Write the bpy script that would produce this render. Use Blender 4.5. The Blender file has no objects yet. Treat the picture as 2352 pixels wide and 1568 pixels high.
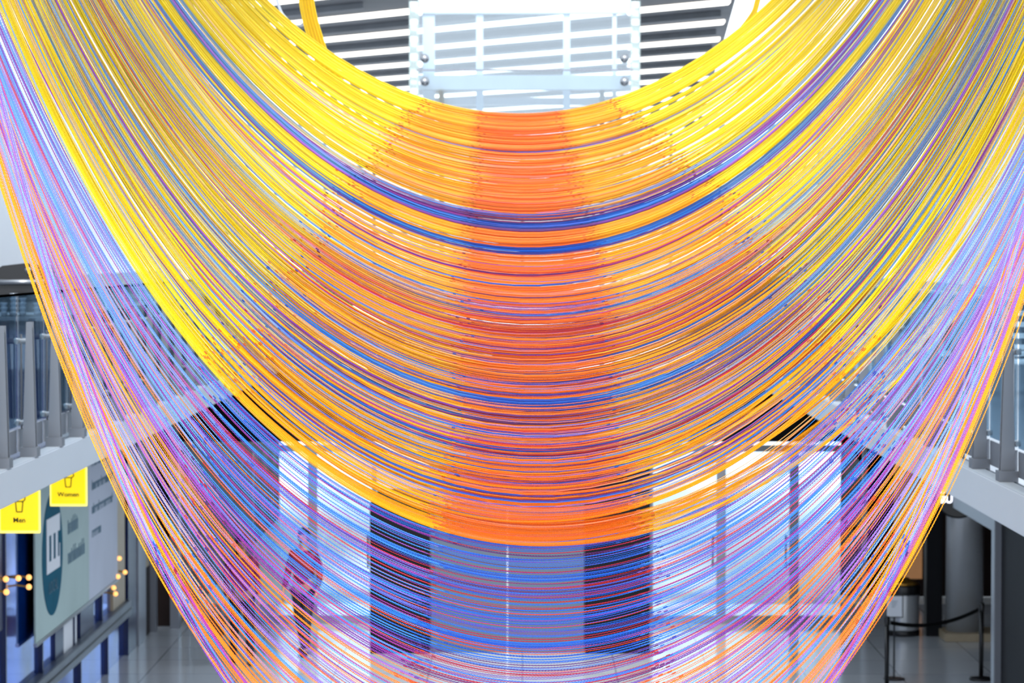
import bpy, bmesh, math, random
import numpy as np
from mathutils import Matrix, Vector
random.seed(7); rng = np.random.default_rng(11)
S = bpy.context.scene
COL = S.collection
# ------------------------------------------------------------------ camera
F = 6500.0; CX, CY = 1176.0, 784.0; ZC = 5.6
cam = bpy.data.cameras.new('camera'); camo = bpy.data.objects.new('camera', cam); COL.objects.link(camo)
cam.sensor_width = 36; cam.lens = F * 36 / 2352; cam.clip_end = 600; cam.clip_start = 0.5
ROLL = 0.0
yaw = math.atan(24 / F); pit = math.atan(204 / F)
camo.matrix_world = (Matrix.Translation((0, 0, ZC)) @ Matrix.Rotation(yaw, 4, 'Z')
                     @ Matrix.Rotation(math.pi / 2 - pit, 4, 'X') @ Matrix.Rotation(ROLL, 4, 'Z'))
cam.dof.use_dof = True; cam.dof.focus_distance = 10.6; cam.dof.aperture_fstop = 7.6
S.camera = camo
# ------------------------------------------------------------------ world, light, exposure
w = bpy.data.worlds.new('sky'); S.world = w; w.use_nodes = True
nt = w.node_tree; nt.nodes.clear()
wo = nt.nodes.new('ShaderNodeOutputWorld'); bg = nt.nodes.new('ShaderNodeBackground')
tc = nt.nodes.new('ShaderNodeTexCoord'); sx = nt.nodes.new('ShaderNodeSeparateXYZ'); cr = nt.nodes.new('ShaderNodeValToRGB')
cr.color_ramp.elements[0].position = 0.0; cr.color_ramp.elements[0].color = (0.86, 0.93, 1, 1)
cr.color_ramp.elements[1].position = 1.0; cr.color_ramp.elements[1].color = (0.80, 0.90, 1, 1)
nt.links.new(tc.outputs['Generated'], sx.inputs[0]); nt.links.new(sx.outputs['Z'], cr.inputs[0])
nt.links.new(cr.outputs[0], bg.inputs['Color']); bg.inputs['Strength'].default_value = 2.4
nt.links.new(bg.outputs[0], wo.inputs[0])
sun = bpy.data.lights.new('sun', 'SUN'); sun.energy = 3.5; sun.angle = math.radians(12); sun.color = (1, .96, .9)
suno = bpy.data.objects.new('sun', sun); COL.objects.link(suno); suno.rotation_euler = (math.radians(48), 0, math.radians(-2))
vs = S.view_settings; vs.view_transform = 'Standard'; vs.look = 'None'; vs.gamma = 1; vs.use_curve_mapping = False
vs.exposure = 0.0
S.cycles.max_bounces = 6; S.cycles.diffuse_bounces = 3; S.cycles.glossy_bounces = 3
S.cycles.transparent_max_bounces = 24; S.cycles.caustics_reflective = False; S.cycles.caustics_refractive = False

ORD = 'first second third fourth fifth sixth seventh eighth ninth tenth eleventh twelfth thirteenth fourteenth fifteenth sixteenth'.split()
# ------------------------------------------------------------------ helpers
def lin(c):
    return tuple(((v / 255) / 12.92 if v <= 10 else ((v / 255 + .055) / 1.055) ** 2.4) for v in c)
M = {}
def mat(name, rgb, rough=.5, metal=0, emit=0, spec=.5, noise=0, scale=3, srgb=True):
    m = bpy.data.materials.new(name); m.use_nodes = True; n = m.node_tree; b = n.nodes['Principled BSDF']
    c = lin(rgb) if srgb else rgb
    b.inputs['Base Color'].default_value = (*c, 1); b.inputs['Roughness'].default_value = rough
    b.inputs['Metallic'].default_value = metal; b.inputs['Specular IOR Level'].default_value = spec
    if emit:
        b.inputs['Emission Color'].default_value = (*c, 1); b.inputs['Emission Strength'].default_value = emit
    if noise:
        t = n.nodes.new('ShaderNodeTexCoord'); x = n.nodes.new('ShaderNodeTexNoise'); x.inputs['Scale'].default_value = scale
        x.inputs['Detail'].default_value = 4
        r = n.nodes.new('ShaderNodeValToRGB')
        r.color_ramp.elements[0].color = (*[v * (1 - noise) for v in c], 1); r.color_ramp.elements[1].color = (*[min(1, v * (1 + noise)) for v in c], 1)
        r.color_ramp.elements[0].position = .3; r.color_ramp.elements[1].position = .7
        n.links.new(t.outputs['Object'], x.inputs[0]); n.links.new(x.outputs[0], r.inputs[0]); n.links.new(r.outputs[0], b.inputs['Base Color'])
    M[name] = m; return m
def glass(name, tint, gloss, rough=.02, gcol=(1, 1, 1), fres=True):
    m = bpy.data.materials.new(name); m.use_nodes = True; n = m.node_tree; n.nodes.clear()
    o = n.nodes.new('ShaderNodeOutputMaterial'); mx = n.nodes.new('ShaderNodeMixShader')
    t = n.nodes.new('ShaderNodeBsdfTransparent'); g = n.nodes.new('ShaderNodeBsdfGlossy'); fr = n.nodes.new('ShaderNodeFresnel')
    ad = n.nodes.new('ShaderNodeMath'); ad.operation = 'ADD'; ad.use_clamp = True; ad.inputs[1].default_value = gloss
    t.inputs[0].default_value = (*tint, 1); g.inputs['Color'].default_value = (*gcol, 1); g.inputs['Roughness'].default_value = rough
    fr.inputs['IOR'].default_value = 1.4
    if fres: n.links.new(fr.outputs[0], ad.inputs[0])
    else: ad.inputs[0].default_value = 0
    n.links.new(ad.outputs[0], mx.inputs[0])
    n.links.new(t.outputs[0], mx.inputs[1]); n.links.new(g.outputs[0], mx.inputs[2]); n.links.new(mx.outputs[0], o.inputs[0])
    M[name] = m; return m

mat('white_wall', (232, 236, 242), .7, noise=.03, scale=.4)
mat('fascia', (184, 191, 200), .45, noise=.03, scale=.6)
mat('slab', (120, 124, 130), .6, noise=.08)
mat('upper_floor', (150, 160, 172), .12, spec=.6, noise=.1, scale=.7)
mat('steel', (150, 152, 156), .3, .9)
mat('brushed', (178, 182, 188), .3, .35)
mat('post_grey', (116, 121, 130), .4, .3)
mat('frame_grey', (132, 136, 146), .35, .4)
mat('black', (14, 14, 17), .35)
mat('dark_wall', (20, 21, 26), .6, spec=.12, noise=.15, scale=2)
mat('dark_brown', (36, 24, 22), .6, spec=.15, noise=.2, scale=2)
mat('warm_panel', (210, 150, 100), .5, emit=.25, noise=.15, scale=1.5)
mat('beige', (170, 155, 130), .5, noise=.1)
mat('ceiling_grey', (84, 86, 94), .6, noise=.35, scale=.5)
mat('strip_light', (255, 250, 240), .5, emit=2.6)
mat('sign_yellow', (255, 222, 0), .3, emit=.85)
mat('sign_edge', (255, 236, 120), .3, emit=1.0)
mat('icon_dark', (60, 62, 30), .5)
mat('teal', (0, 84, 108), .7, spec=.15, noise=.05)
mat('poster_green', (170, 190, 190), .7, spec=.15, noise=.05, scale=1)
mat('poster_grey', (192, 200, 216), .7, spec=.15, noise=.05, scale=1)
mat('poster_ink', (88, 116, 134), .7, spec=.1)
mat('poster_white', (222, 226, 234), .5)
mat('blue_glass', (24, 88, 205), .06, .8, noise=.7, scale=.9)
mat('navy', (8, 26, 70), .25, spec=.4, noise=.2)
mat('sill', (84, 92, 104), .35, noise=.15)
mat('bulb', (255, 185, 105), .4, emit=1.6)
mat('letter', (235, 238, 255), .4, emit=2.2)
mat('paper', (215, 220, 230), .6)
mat('brass', (190, 140, 60), .3, .9)
mat('chair_white', (225, 228, 232), .4)
mat('skin', (176, 128, 104), .5)
mat('hair', (28, 20, 18), .5)
mat('maroon', (110, 18, 46), .7)
mat('magenta', (122, 26, 84), .7)
mat('trouser', (34, 36, 48), .7)
mat('brown_bag', (92, 54, 26), .5)
mat('shoe', (16, 16, 18), .4)
mat('cup', (170, 178, 190), .15, .2)
mat('lift_white', (206, 216, 228), .4, noise=.05)
mat('lift_door', (92, 104, 120), .3, .5)
mat('pale_ground', (244, 248, 252), .4, noise=.06)
glass('clear_glass', (.82, .88, .9), .05)
glass('lift_glass', (.86, .92, .95), .12, .05, (.9, .95, 1))
glass('door_glass', (.86, .94, 1), .02, fres=False)
glass('rail_glass', (.46, .56, .63), .10, .04, (.6, .7, .8), False)
glass('fin_glass', (.6, .78, .74), .25, .08)
# hall floor: glossy polished tiles
m = mat('hall_floor', (150, 156, 166), .13, spec=.8)
n = m.node_tree; b = n.nodes['Principled BSDF']; t = n.nodes.new('ShaderNodeTexCoord'); br = n.nodes.new('ShaderNodeTexBrick')
br.offset = 0; br.inputs['Color1'].default_value = (*lin((206, 210, 216)), 1); br.inputs['Color2'].default_value = (*lin((192, 198, 206)), 1)
br.inputs['Mortar'].default_value = (*lin((110, 116, 126)), 1); br.inputs['Scale'].default_value = .8; br.inputs['Mortar Size'].default_value = .006
br.inputs['Brick Width'].default_value = 1; br.inputs['Row Height'].default_value = 1
n.links.new(t.outputs['Object'], br.inputs[0]); n.links.new(br.outputs[0], b.inputs['Base Color'])
# anodised ball chain: colour is carried by each bead
m = mat('anodised_chain', (255, 255, 255), .42, 0, spec=.3)
n = m.node_tree; b = n.nodes['Principled BSDF']; a = n.nodes.new('ShaderNodeAttribute'); a.attribute_name = 'tint'
n.links.new(a.outputs['Color'], b.inputs['Base Color'])

def mesh_obj(name, bm, mt, parent=None, smooth=False, loc=None):
    me = bpy.data.meshes.new(name); bm.normal_update(); bm.to_mesh(me); bm.free()
    if smooth: me.polygons.foreach_set('use_smooth', [True] * len(me.polygons))
    me.materials.append(M[mt]); o = bpy.data.objects.new(name, me); COL.objects.link(o)
    if parent is not None:
        o.parent = parent; o.matrix_parent_inverse = Matrix.Translation(-parent.location)
    return o
def thing(name, label, cat, loc, group=None):
    o = bpy.data.objects.new(name, None); COL.objects.link(o); o.location = loc; o.empty_display_size = .1
    o['label'] = label; o['category'] = cat
    if group: o['group'] = group
    return o
def tag(o, label, cat, group=None):
    o['label'] = label; o['category'] = cat
    if group: o['group'] = group
    return o
def struct(o): o['kind'] = 'structure'; return o
def box(bm, x0, x1, y0, y1, z0, z1, bev=0):
    r = bmesh.ops.create_cube(bm, size=1)
    bmesh.ops.scale(bm, vec=(x1 - x0, y1 - y0, z1 - z0), verts=r['verts'])
    bmesh.ops.translate(bm, vec=((x0 + x1) / 2, (y0 + y1) / 2, (z0 + z1) / 2), verts=r['verts'])
    if bev:
        es = list({e for v in r['verts'] for e in v.link_edges}); bmesh.ops.bevel(bm, geom=es, offset=bev, segments=2, affect='EDGES')
    return bm
def B(*a, bev=0): return box(bmesh.new(), *a, bev=bev)
def cyl(bm, p0, p1, r0, r1=None, seg=20, caps=True):
    p0, p1 = Vector(p0), Vector(p1); r1 = r0 if r1 is None else r1; d = p1 - p0
    q = d.to_track_quat('Z', 'Y').to_matrix().to_4x4()
    bmesh.ops.create_cone(bm, cap_ends=caps, segments=seg, radius1=r0, radius2=r1, depth=d.length, matrix=Matrix.Translation((p0 + p1) / 2) @ q)
    return bm
def lathe(bm, prof, x, y, seg=32):
    rings = [[bm.verts.new((x + r * math.cos(k * 2 * math.pi / seg), y + r * math.sin(k * 2 * math.pi / seg), z)) for k in range(seg)] for r, z in prof]
    for a_, b_ in zip(rings, rings[1:]):
        for k in range(seg): bm.faces.new((a_[k], a_[(k + 1) % seg], b_[(k + 1) % seg], b_[k]))
    bm.faces.new(rings[-1]); bm.faces.new(rings[0][::-1]); return bm
def tube(bm, pts, r, seg=8):
    pts = [Vector(p) for p in pts]; rings = []
    for i, p in enumerate(pts):
        d = (pts[min(i + 1, len(pts) - 1)] - pts[max(i - 1, 0)]).normalized()
        u = d.cross(Vector((0, 0, 1)));  u = u.normalized() if u.length > 1e-4 else Vector((1, 0, 0)); v = d.cross(u)
        rings.append([bm.verts.new(p + r * (u * math.cos(k * 2 * math.pi / seg) + v * math.sin(k * 2 * math.pi / seg))) for k in range(seg)])
    for a_, b_ in zip(rings, rings[1:]):
        for k in range(seg): bm.faces.new((a_[k], a_[(k + 1) % seg], b_[(k + 1) % seg], b_[k]))
    bm.faces.new(rings[-1]); bm.faces.new(rings[0][::-1]); return bm
def text_mesh(name, s, size, mt, mtx, parent, ext=.004, align='CENTER', bold=0):
    cu = bpy.data.curves.new(name, 'FONT'); cu.body = s; cu.size = size; cu.extrude = ext; cu.align_x = align; cu.align_y = 'CENTER'; cu.offset = bold
    cu.resolution_u = 3
    to = bpy.data.objects.new(name + '_tmp', cu); COL.objects.link(to)
    dg = bpy.context.evaluated_depsgraph_get(); me = bpy.data.meshes.new_from_object(to.evaluated_get(dg)); me.name = name
    bpy.data.objects.remove(to); bpy.data.curves.remove(cu)
    me.transform(mtx); me.materials.clear(); me.materials.append(M[mt])
    o = bpy.data.objects.new(name, me); COL.objects.link(o); o.parent = parent; o.matrix_parent_inverse = Matrix.Translation(-parent.location)
    return o
def P(px, py, Y):
    """point on the plane y = Y seen at photo pixel px, py (roll ignored: world verticals stay vertical)"""
    return Vector(((px - 1200) * Y / F, Y, ZC - (py - 580) * Y / F))
ZF = 4.1     # upper floor level
XL, XR = -3.57, 3.1

# ------------------------------------------------------------------ the setting
struct(mesh_obj('floor', B(-12, 12, 8, 45, -.12, 0), 'hall_floor'))
struct(mesh_obj('trim_1', B(-40, 40, 45, 130, -.14, -.02), 'pale_ground'))          # forecourt beyond the doors
def balcony(side, name, x0, x1):
    struct(mesh_obj('floor_' + name, B(x0 if side < 0 else x0 + .13, x1 - .13 if side < 0 else x1, 12, 62, ZF - .2, ZF), 'upper_floor'))
    struct(mesh_obj('ceiling_' + name, B(x0 if side < 0 else x0 + .13, x1 - .13 if side < 0 else x1, 12, 62, ZF - .24, ZF - .205), 'slab'))
    xa = x1 - .12 if side < 0 else x0
    struct(mesh_obj('trim_2' if side < 0 else 'trim_3', B(xa, xa + .12, 12, 62, ZF - .26, ZF + .0, bev=.01), 'fascia'))
balcony(-1, 'left', -9, XL); balcony(1, 'right', XR, 9)
struct(mesh_obj('wall_left', B(-9.2, -9, 12, 86, ZF - .3, 9.5), 'white_wall'))
struct(mesh_obj('wall_right', B(9, 9.2, 12, 86, ZF - .3, 9.5), 'white_wall'))
# far ceiling with slanting light slots
zc = ZC + 3.9
bm = bmesh.new()
def ceil_edge(y): return 3.28 + (y - 43.7) * .05
v = [(-5.2, 42), (ceil_edge(42), 42), (ceil_edge(86), 86), (-5.2, 86)]
lo = [bm.verts.new((x, y, zc)) for x, y in v]; hi = [bm.verts.new((x, y, zc + .35)) for x, y in v]
bm.faces.new(lo[::-1]); bm.faces.new(hi)
for k in range(4): bm.faces.new((lo[k], lo[(k + 1) % 4], hi[(k + 1) % 4], hi[k]))
struct(mesh_obj('ceiling', bm, 'ceiling_grey'))
SL = -1.15
ceil_strips = []
k = 0
Y0 = 39.5
for k in range(14):
    yb = Y0 + k * 4.05          # Y of the strip at X = 0
    x0, x1 = -5.1, ceil_edge(yb) + 3
    # clip to slab
    pts = []
    for x in np.linspace(-5.1, 6, 120):
        y = yb + SL * x
        if 42.3 < y < 85.5 and x < ceil_edge(y) - .05: pts.append((x, y))
    if len(pts) < 3: continue
    a0, a1 = pts[0], pts[-1]; wd = .25
    bm = bmesh.new()
    q = [(a0[0], a0[1] - wd), (a1[0], a1[1] - wd), (a1[0], a1[1] + wd), (a0[0], a0[1] + wd)]
    lo = [bm.verts.new((x, y, zc - .05)) for x, y in q]; hi = [bm.verts.new((x, y, zc - .002)) for x, y in q]
    bm.faces.new(lo[::-1]); bm.faces.new(hi)
    for j in range(4): bm.faces.new((lo[j], lo[(j + 1) % 4], hi[(j + 1) % 4], hi[j]))
    o = mesh_obj('ceiling_light', bm, 'strip_light')
    n_strip = globals().get('n_strip', -1) + 1
    tag(o, 'long white ceiling light strip, %s from the front of the dark ceiling' % ORD[n_strip], 'ceiling light', 'parallel light strips across the far ceiling')
    # dark joint rib between strips
    bm = bmesh.new()
    q = [(a0[0], a0[1] + 1.9), (a1[0], a1[1] + 1.9), (a1[0], a1[1] + 2.1), (a0[0], a0[1] + 2.1)]
    lo = [bm.verts.new((x, y, zc - .09)) for x, y in q]; hi = [bm.verts.new((x, y, zc - .002)) for x, y in q]
    bm.faces.new(lo[::-1]); bm.faces.new(hi)
    for j in range(4): bm.faces.new((lo[j], lo[(j + 1) % 4], hi[(j + 1) % 4], hi[j]))
    struct(mesh_obj('trim_4', bm, 'slab'))

# upper far glazing
win = bpy.data.objects.new('window_1', None); COL.objects.link(win); win.location = (0, 86, ZF); win['kind'] = 'structure'
for i in range(13):
    x = -9 + 1.5 * i
    mesh_obj('mullion', B(x - .05, x + .05, 85.9, 86.1, ZF, 9.5), 'frame_grey', win)
for z in (ZF + .05, 6.2, 8.2, 9.45): mesh_obj('transom', B(-9, 9, 85.92, 86.08, z - .05, z + .05), 'frame_grey', win)
mesh_obj('pane', B(-9, 9, 85.98, 86.0, ZF, 9.5), 'clear_glass', win)

# lower level: doors out to the forecourt
dz = 42.6
struct(mesh_obj('wall_far', B(-5.15, 5.6, dz, dz + .25, 2.75, ZF - .26), 'dark_wall'))
for gi, (xa, xb) in enumerate(((-5.1, -2.2), (1.9, 5.2))):
    g = bpy.data.objects.new('door_%d' % (gi + 1), None); COL.objects.link(g); g.location = ((xa + xb) / 2, dz, 0); g['kind'] = 'structure'
    nn = 3
    for i in range(nn):
        a0 = xa + (xb - xa) * i / nn; a1 = xa + (xb - xa) * (i + 1) / nn
        leaf = bmesh.new()
        box(leaf, a0, a0 + .07, dz, dz + .06, 0, 2.7); box(leaf, a1 - .07, a1, dz, dz + .06, 0, 2.7)
        box(leaf, a0 + .07, a1 - .07, dz, dz + .06, 0, .12); box(leaf, a0 + .07, a1 - .07, dz, dz + .06, 2.6, 2.7)
        lf = mesh_obj('door_leaf', leaf, 'frame_grey', g)
        p = mesh_obj('pane', B(a0 + .07, a1 - .07, dz + .025, dz + .035, .12, 2.6), 'door_glass', lf)
        h = bmesh.new(); cyl(h, (a1 - .13, dz - .05, .85), (a1 - .13, dz - .05, 1.35), .015, seg=8)
        cyl(h, (a1 - .13, dz - .05, .9), (a1 - .05, dz + .01, .9), .01, seg=6); cyl(h, (a1 - .13, dz - .05, 1.3), (a1 - .05, dz + .01, 1.3), .01, seg=6)
        mesh_obj('door_handle', h, 'steel', lf)

# left storefront
sf = bpy.data.objects.new('wall_storefront_left', None); COL.objects.link(sf); sf.location = (-5.5, 30, 0); sf['kind'] = 'structure'
X = -5.5
mesh_obj('glass_wall', B(X - .12, X - .05, 16, 39.2, 0, 3.85), 'blue_glass', sf)
mesh_obj('sill', B(X - .12, X + .06, 16, 39.25, .56, .78, bev=.01), 'sill', sf)
mesh_obj('sill_edge', B(X - .12, X + .075, 16, 39.25, .66, .675), 'black', sf)
for y in np.arange(18.5, 39, 2.3):
    mesh_obj('mullion', B(X - .06, X + .0, y, y + .05, .78, 3.85), 'navy', sf)
    mesh_obj('mullion', B(X - .06, X + .0, y + .5, y + .55, 0, .56), 'navy', sf)
mesh_obj('dark_pane', B(X - .05, X - .02, 35.2, 36.3, .78, 1.4), 'navy', sf)
mesh_obj('dark_pane', B(X - .05, X - .02, 33.3, 33.9, .78, 1.2), 'navy', sf)
mesh_obj('dark_pane', B(X - .05, X - .02, 27.5, 30.0, 1.6, 3.6), 'navy', sf)
mesh_obj('window_reflection', B(X - .045, X - .02, 33.9, 34.9, .78, 1.15), 'poster_white', sf)  # white sheet standing in for a window reflected in the glass
mesh_obj('warm_panel', B(X - .05, X - .01, 37.95, 39.1, .78, 3.85), 'beige', sf)
mesh_obj('end_post', B(X - .12, X + .02, 39.2, 40.1, 0, 3.85), 'navy', sf)
mesh_obj('grey_post', B(X - .12, X + .04, 40.1, 40.9, 0, 3.85), 'frame_grey', sf)
mesh_obj('door_panel', B(X - .1, X + .0, 40.9, 42.1, 1.0, 3.85), 'beige', sf)
mesh_obj('door_panel', B(X - .1, X + .0, 40.9, 41.6, 0, 1.0), 'dark_brown', sf)
mesh_obj('grey_post', B(X + .0, X + .09, 41.6, 41.8, 0, 3.85), 'frame_grey', sf)
struct(mesh_obj('wall_back_left', B(-9, -5.16, 42.3, 60, 0, 3.85), 'dark_brown'))
struct(mesh_obj('trim_5', B(-5.25, -5.12, 42.0, 42.3, 0, 3.85), 'frame_grey'))

# right storefront
X = 5.7
struct(mesh_obj('wall_storefront_right', B(X, X + .15, 16, 33.6, 0, 3.85), 'dark_wall'))
struct(mesh_obj('trim_6', B(X - .08, X + .12, 33.6, 33.85, 0, 3.85, bev=.01), 'frame_grey'))
struct(mesh_obj('trim_7', B(X + .0, X + .12, 33.85, 37.4, 2.23, 2.45), 'frame_grey'))
struct(mesh_obj('wall_right_head', B(X + .02, X + .1, 33.85, 41.2, 2.45, 3.85), 'dark_wall'))
struct(mesh_obj('wall_back_right', B(5.2, 12, 46, 46.2, 0, 3.85), 'dark_brown'))
struct(mesh_obj('wall_back_panel', B(6.05, 6.5, 45.9, 46.0, .3, 3.6), 'warm_panel'))
struct(mesh_obj('trim_8', B(6.6, 6.72, 45.85, 46.0, 0, 3.6), 'frame_grey'))
struct(mesh_obj('wall_shop_side', B(9, 9.1, 30, 46, 0, 3.85), 'dark_brown'))
pil = tag(mesh_obj('square_pillar', B(5.9, 6.13, 41.2, 41.5, 0, 3.84, bev=.01), 'dark_wall'), 'narrow black square pillar beside the silver round column', 'pillar')
colm = thing('round_column', 'wide brushed silver round column under the right balcony', 'column', (6.33, 41.0, 0))
mesh_obj('shaft', lathe(bmesh.new(), [(.27, .12), (.27, 3.84)], 6.42, 41.0, 40), 'brushed', colm, True)
mesh_obj('base', B(6.08, 6.9, 40.6, 41.35, 0, .12, bev=.01), 'beige', colm)

# ------------------------------------------------------------------ railings
def railing(side, xe, y0, y1, step, label, gname):
    r = thing('glass_railing', label, 'railing', (xe, y0, ZF), 'glass balcony railings' if False else None)
    s = -1 if side < 0 else 1        # outwards from the atrium
    post = None; pane = None; y = y0; xs = xe
    def prism(bm, quad, ya, yb):
        f = [bm.verts.new((x, ya, z)) for x, z in quad]; g_ = [bm.verts.new((x, yb, z)) for x, z in quad]
        bm.faces.new(f); bm.faces.new(g_[::-1])
        for k in range(4): bm.faces.new((f[k], g_[k], g_[(k + 1) % 4], f[(k + 1) % 4]))
    while y < y1:
        if post is None:
            bm = bmesh.new()
            for dy in (0, .07):
                a, b_ = xs - .035, xs + .06
                prism(bm, [(a, ZF + .07), (b_, ZF + .07), (xs + .035, ZF + .99), (xs - .005, ZF + .99)], y + dy, y + dy + .02)
            box(bm, xs - .05, xs + .075, y - .03, y + .12, ZF + .0, ZF + .07)
            post = mesh_obj('post', bm, 'post_grey', r)
            bm = bmesh.new()
            for z in (ZF + .25, ZF + .85): cyl(bm, (xs + s * .0, y + .045, z), (xs + s * .1, y + .045, z), .022, seg=10); cyl(bm, (xs + s * .07, y - .03, z), (xs + s * .07, y + .12, z), .016, seg=8)
            cyl(bm, (xs + s * .05, y + .045, ZF + .2), (xs + s * .05, y + .045, ZF + .9), .008, seg=6); cl = mesh_obj('clamp', bm, 'steel', post)
            pane = mesh_obj('glass_pane', B(xs + s * .075, xs + s * .087, y + .09, y + step - .02, ZF + .22, ZF + 1.18), 'rail_glass', r)
            kick = mesh_obj('kick_panel', B(xs + s * .075, xs + s * .09, y + .09, y + step - .02, ZF + .03, ZF + .2), 'post_grey', r)
            base = y; src = [post, pane, kick]
        else:
            for q in src:
                c = q.copy(); COL.objects.link(c); c.location.y += y - base
                if q is post:
                    d = cl.copy(); COL.objects.link(d); d.parent = c
        y += step
    cap = bmesh.new(); box(cap, xs + s * .07 - .01, xs + s * .09 + .01, y0, y, ZF + 1.18, ZF + 1.2)
    mesh_obj('top_rail', cap, 'steel', r)
railing(-1, XL - .07, 17.4, 60, 1.12, 'clear glass railing with tapered grey posts on the left balcony', 'l')
railing(1, XR + .07, 17.4, 60, 1.12, 'clear glass railing with tapered grey posts on the right balcony', 'r')

# ------------------------------------------------------------------ glass lift in the middle
lift = thing('glass_lift_shaft', 'tall clear glass lift shaft under the striped ceiling', 'lift', (0, 39.5, 0))
xa, xb, ya, yb_ = -1.58, 1.64, 39.5, 42.0
zt = zc - .4
mesh_obj('glass_pane', B(xa + .14, xb - .14, ya, ya + .02, 8.15, zt), 'lift_glass', lift)
mesh_obj('glass_pane', B(xa + .14, xb - .14, ya, ya + .02, 5.2, 8.13), 'lift_glass', lift)
mesh_obj('glass_pane', B(xa + .14, xb - .14, ya, ya + .02, 2.9, 5.18), 'lift_glass', lift)
mesh_obj('glass_pane', B(xa, xa + .02, ya + .1, yb_, 2.9, zt), 'lift_glass', lift)
mesh_obj('glass_pane', B(xb - .02, xb, ya + .1, yb_, 2.9, zt), 'lift_glass', lift)
mesh_obj('joint', B(xa + .1, xb - .1, ya - .005, ya + .03, 8.128, 8.152), 'frame_grey', lift)
mesh_obj('joint', B(xa + .1, xb - .1, ya - .005, ya + .03, 5.178, 5.202), 'frame_grey', lift)
for x in (xa, xb - .14):
    mesh_obj('corner_fin', B(x, x + .14, ya, ya + .03, 2.9, zt), 'fin_glass', lift)
    for z in np.arange(6.6, zt - .1, .24):
        bb = bmesh.new(); box(bb, x + .02, x + .12, ya - .012, ya - .001, z, z + .085, bev=.01); mesh_obj('glint_block', bb, 'chair_white', lift)  # white blocks imitate strip light glints on the glass edge
        bb = bmesh.new(); cyl(bb, (x + (.16 if x < 0 else -.02), ya - .01, z + .16), (x + (.16 if x < 0 else -.02), ya + .02, z + .16), .028, seg=12); mesh_obj('glint_disc', bb, 'chair_white', lift)  # white discs added as further reflected glints beside the fin
for x0, x1, mt in ((-1.42, -1.25, 'lift_white'), (-.66, -.56, 'lift_white'), (.58, .68, 'lift_white'), (1.28, 1.34, 'chair_white')):
    mesh_obj('mullion', B(x0, x1, ya + .9, ya + 1.0, 2.9, zt), mt, lift)
mesh_obj('beam', B(xa + .1, xb - .1, ya + .5, ya + .75, 7.9, 8.1), 'lift_white', lift)
mesh_obj('beam', B(xa + .1, xb - .1, ya + 1.2, ya + 1.4, 7.72, 7.82), 'frame_grey', lift)
mesh_obj('beam', B(xa + .1, xb - .1, ya + .85, ya + 1.05, 9.0, 9.2), 'lift_white', lift)
for x, z in ((-1.36, 8.3), (-1.36, 7.98), (1.42, 8.3), (1.42, 7.98)):
    bb = bmesh.new(); cyl(bb, (x, ya - .06, z), (x, ya + .05, z), .06, seg=16); cyl(bb, (x, ya + .05, z), (x, ya + .5, z), .02, seg=8); mesh_obj('glass_fitting', bb, 'steel', lift, True)
for x in (-1.15, 1.13):
    mesh_obj('guide_post', B(x - .035, x + .035, ya + .8, ya + .87, 2.9, 7.97), 'black', lift)
# lift landing at the hall floor
mesh_obj('cladding', B(-2.13, -1.3, ya - .1, ya + 2.4, 0, 2.1), 'dark_wall', lift)
mesh_obj('cladding', B(.88, 1.78, ya - .1, ya + 2.4, 0, 2.9), 'dark_wall', lift)
mesh_obj('head_panel', B(-1.3, .88, ya - .1, ya + 2.4, 2.15, 2.9), 'dark_wall', lift)
for x0, x1 in ((-1.28, -.22), (-.2, .86)):
    mesh_obj('door', B(x0, x1, ya, ya + .05, 0, 2.13), 'lift_door', lift)

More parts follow.
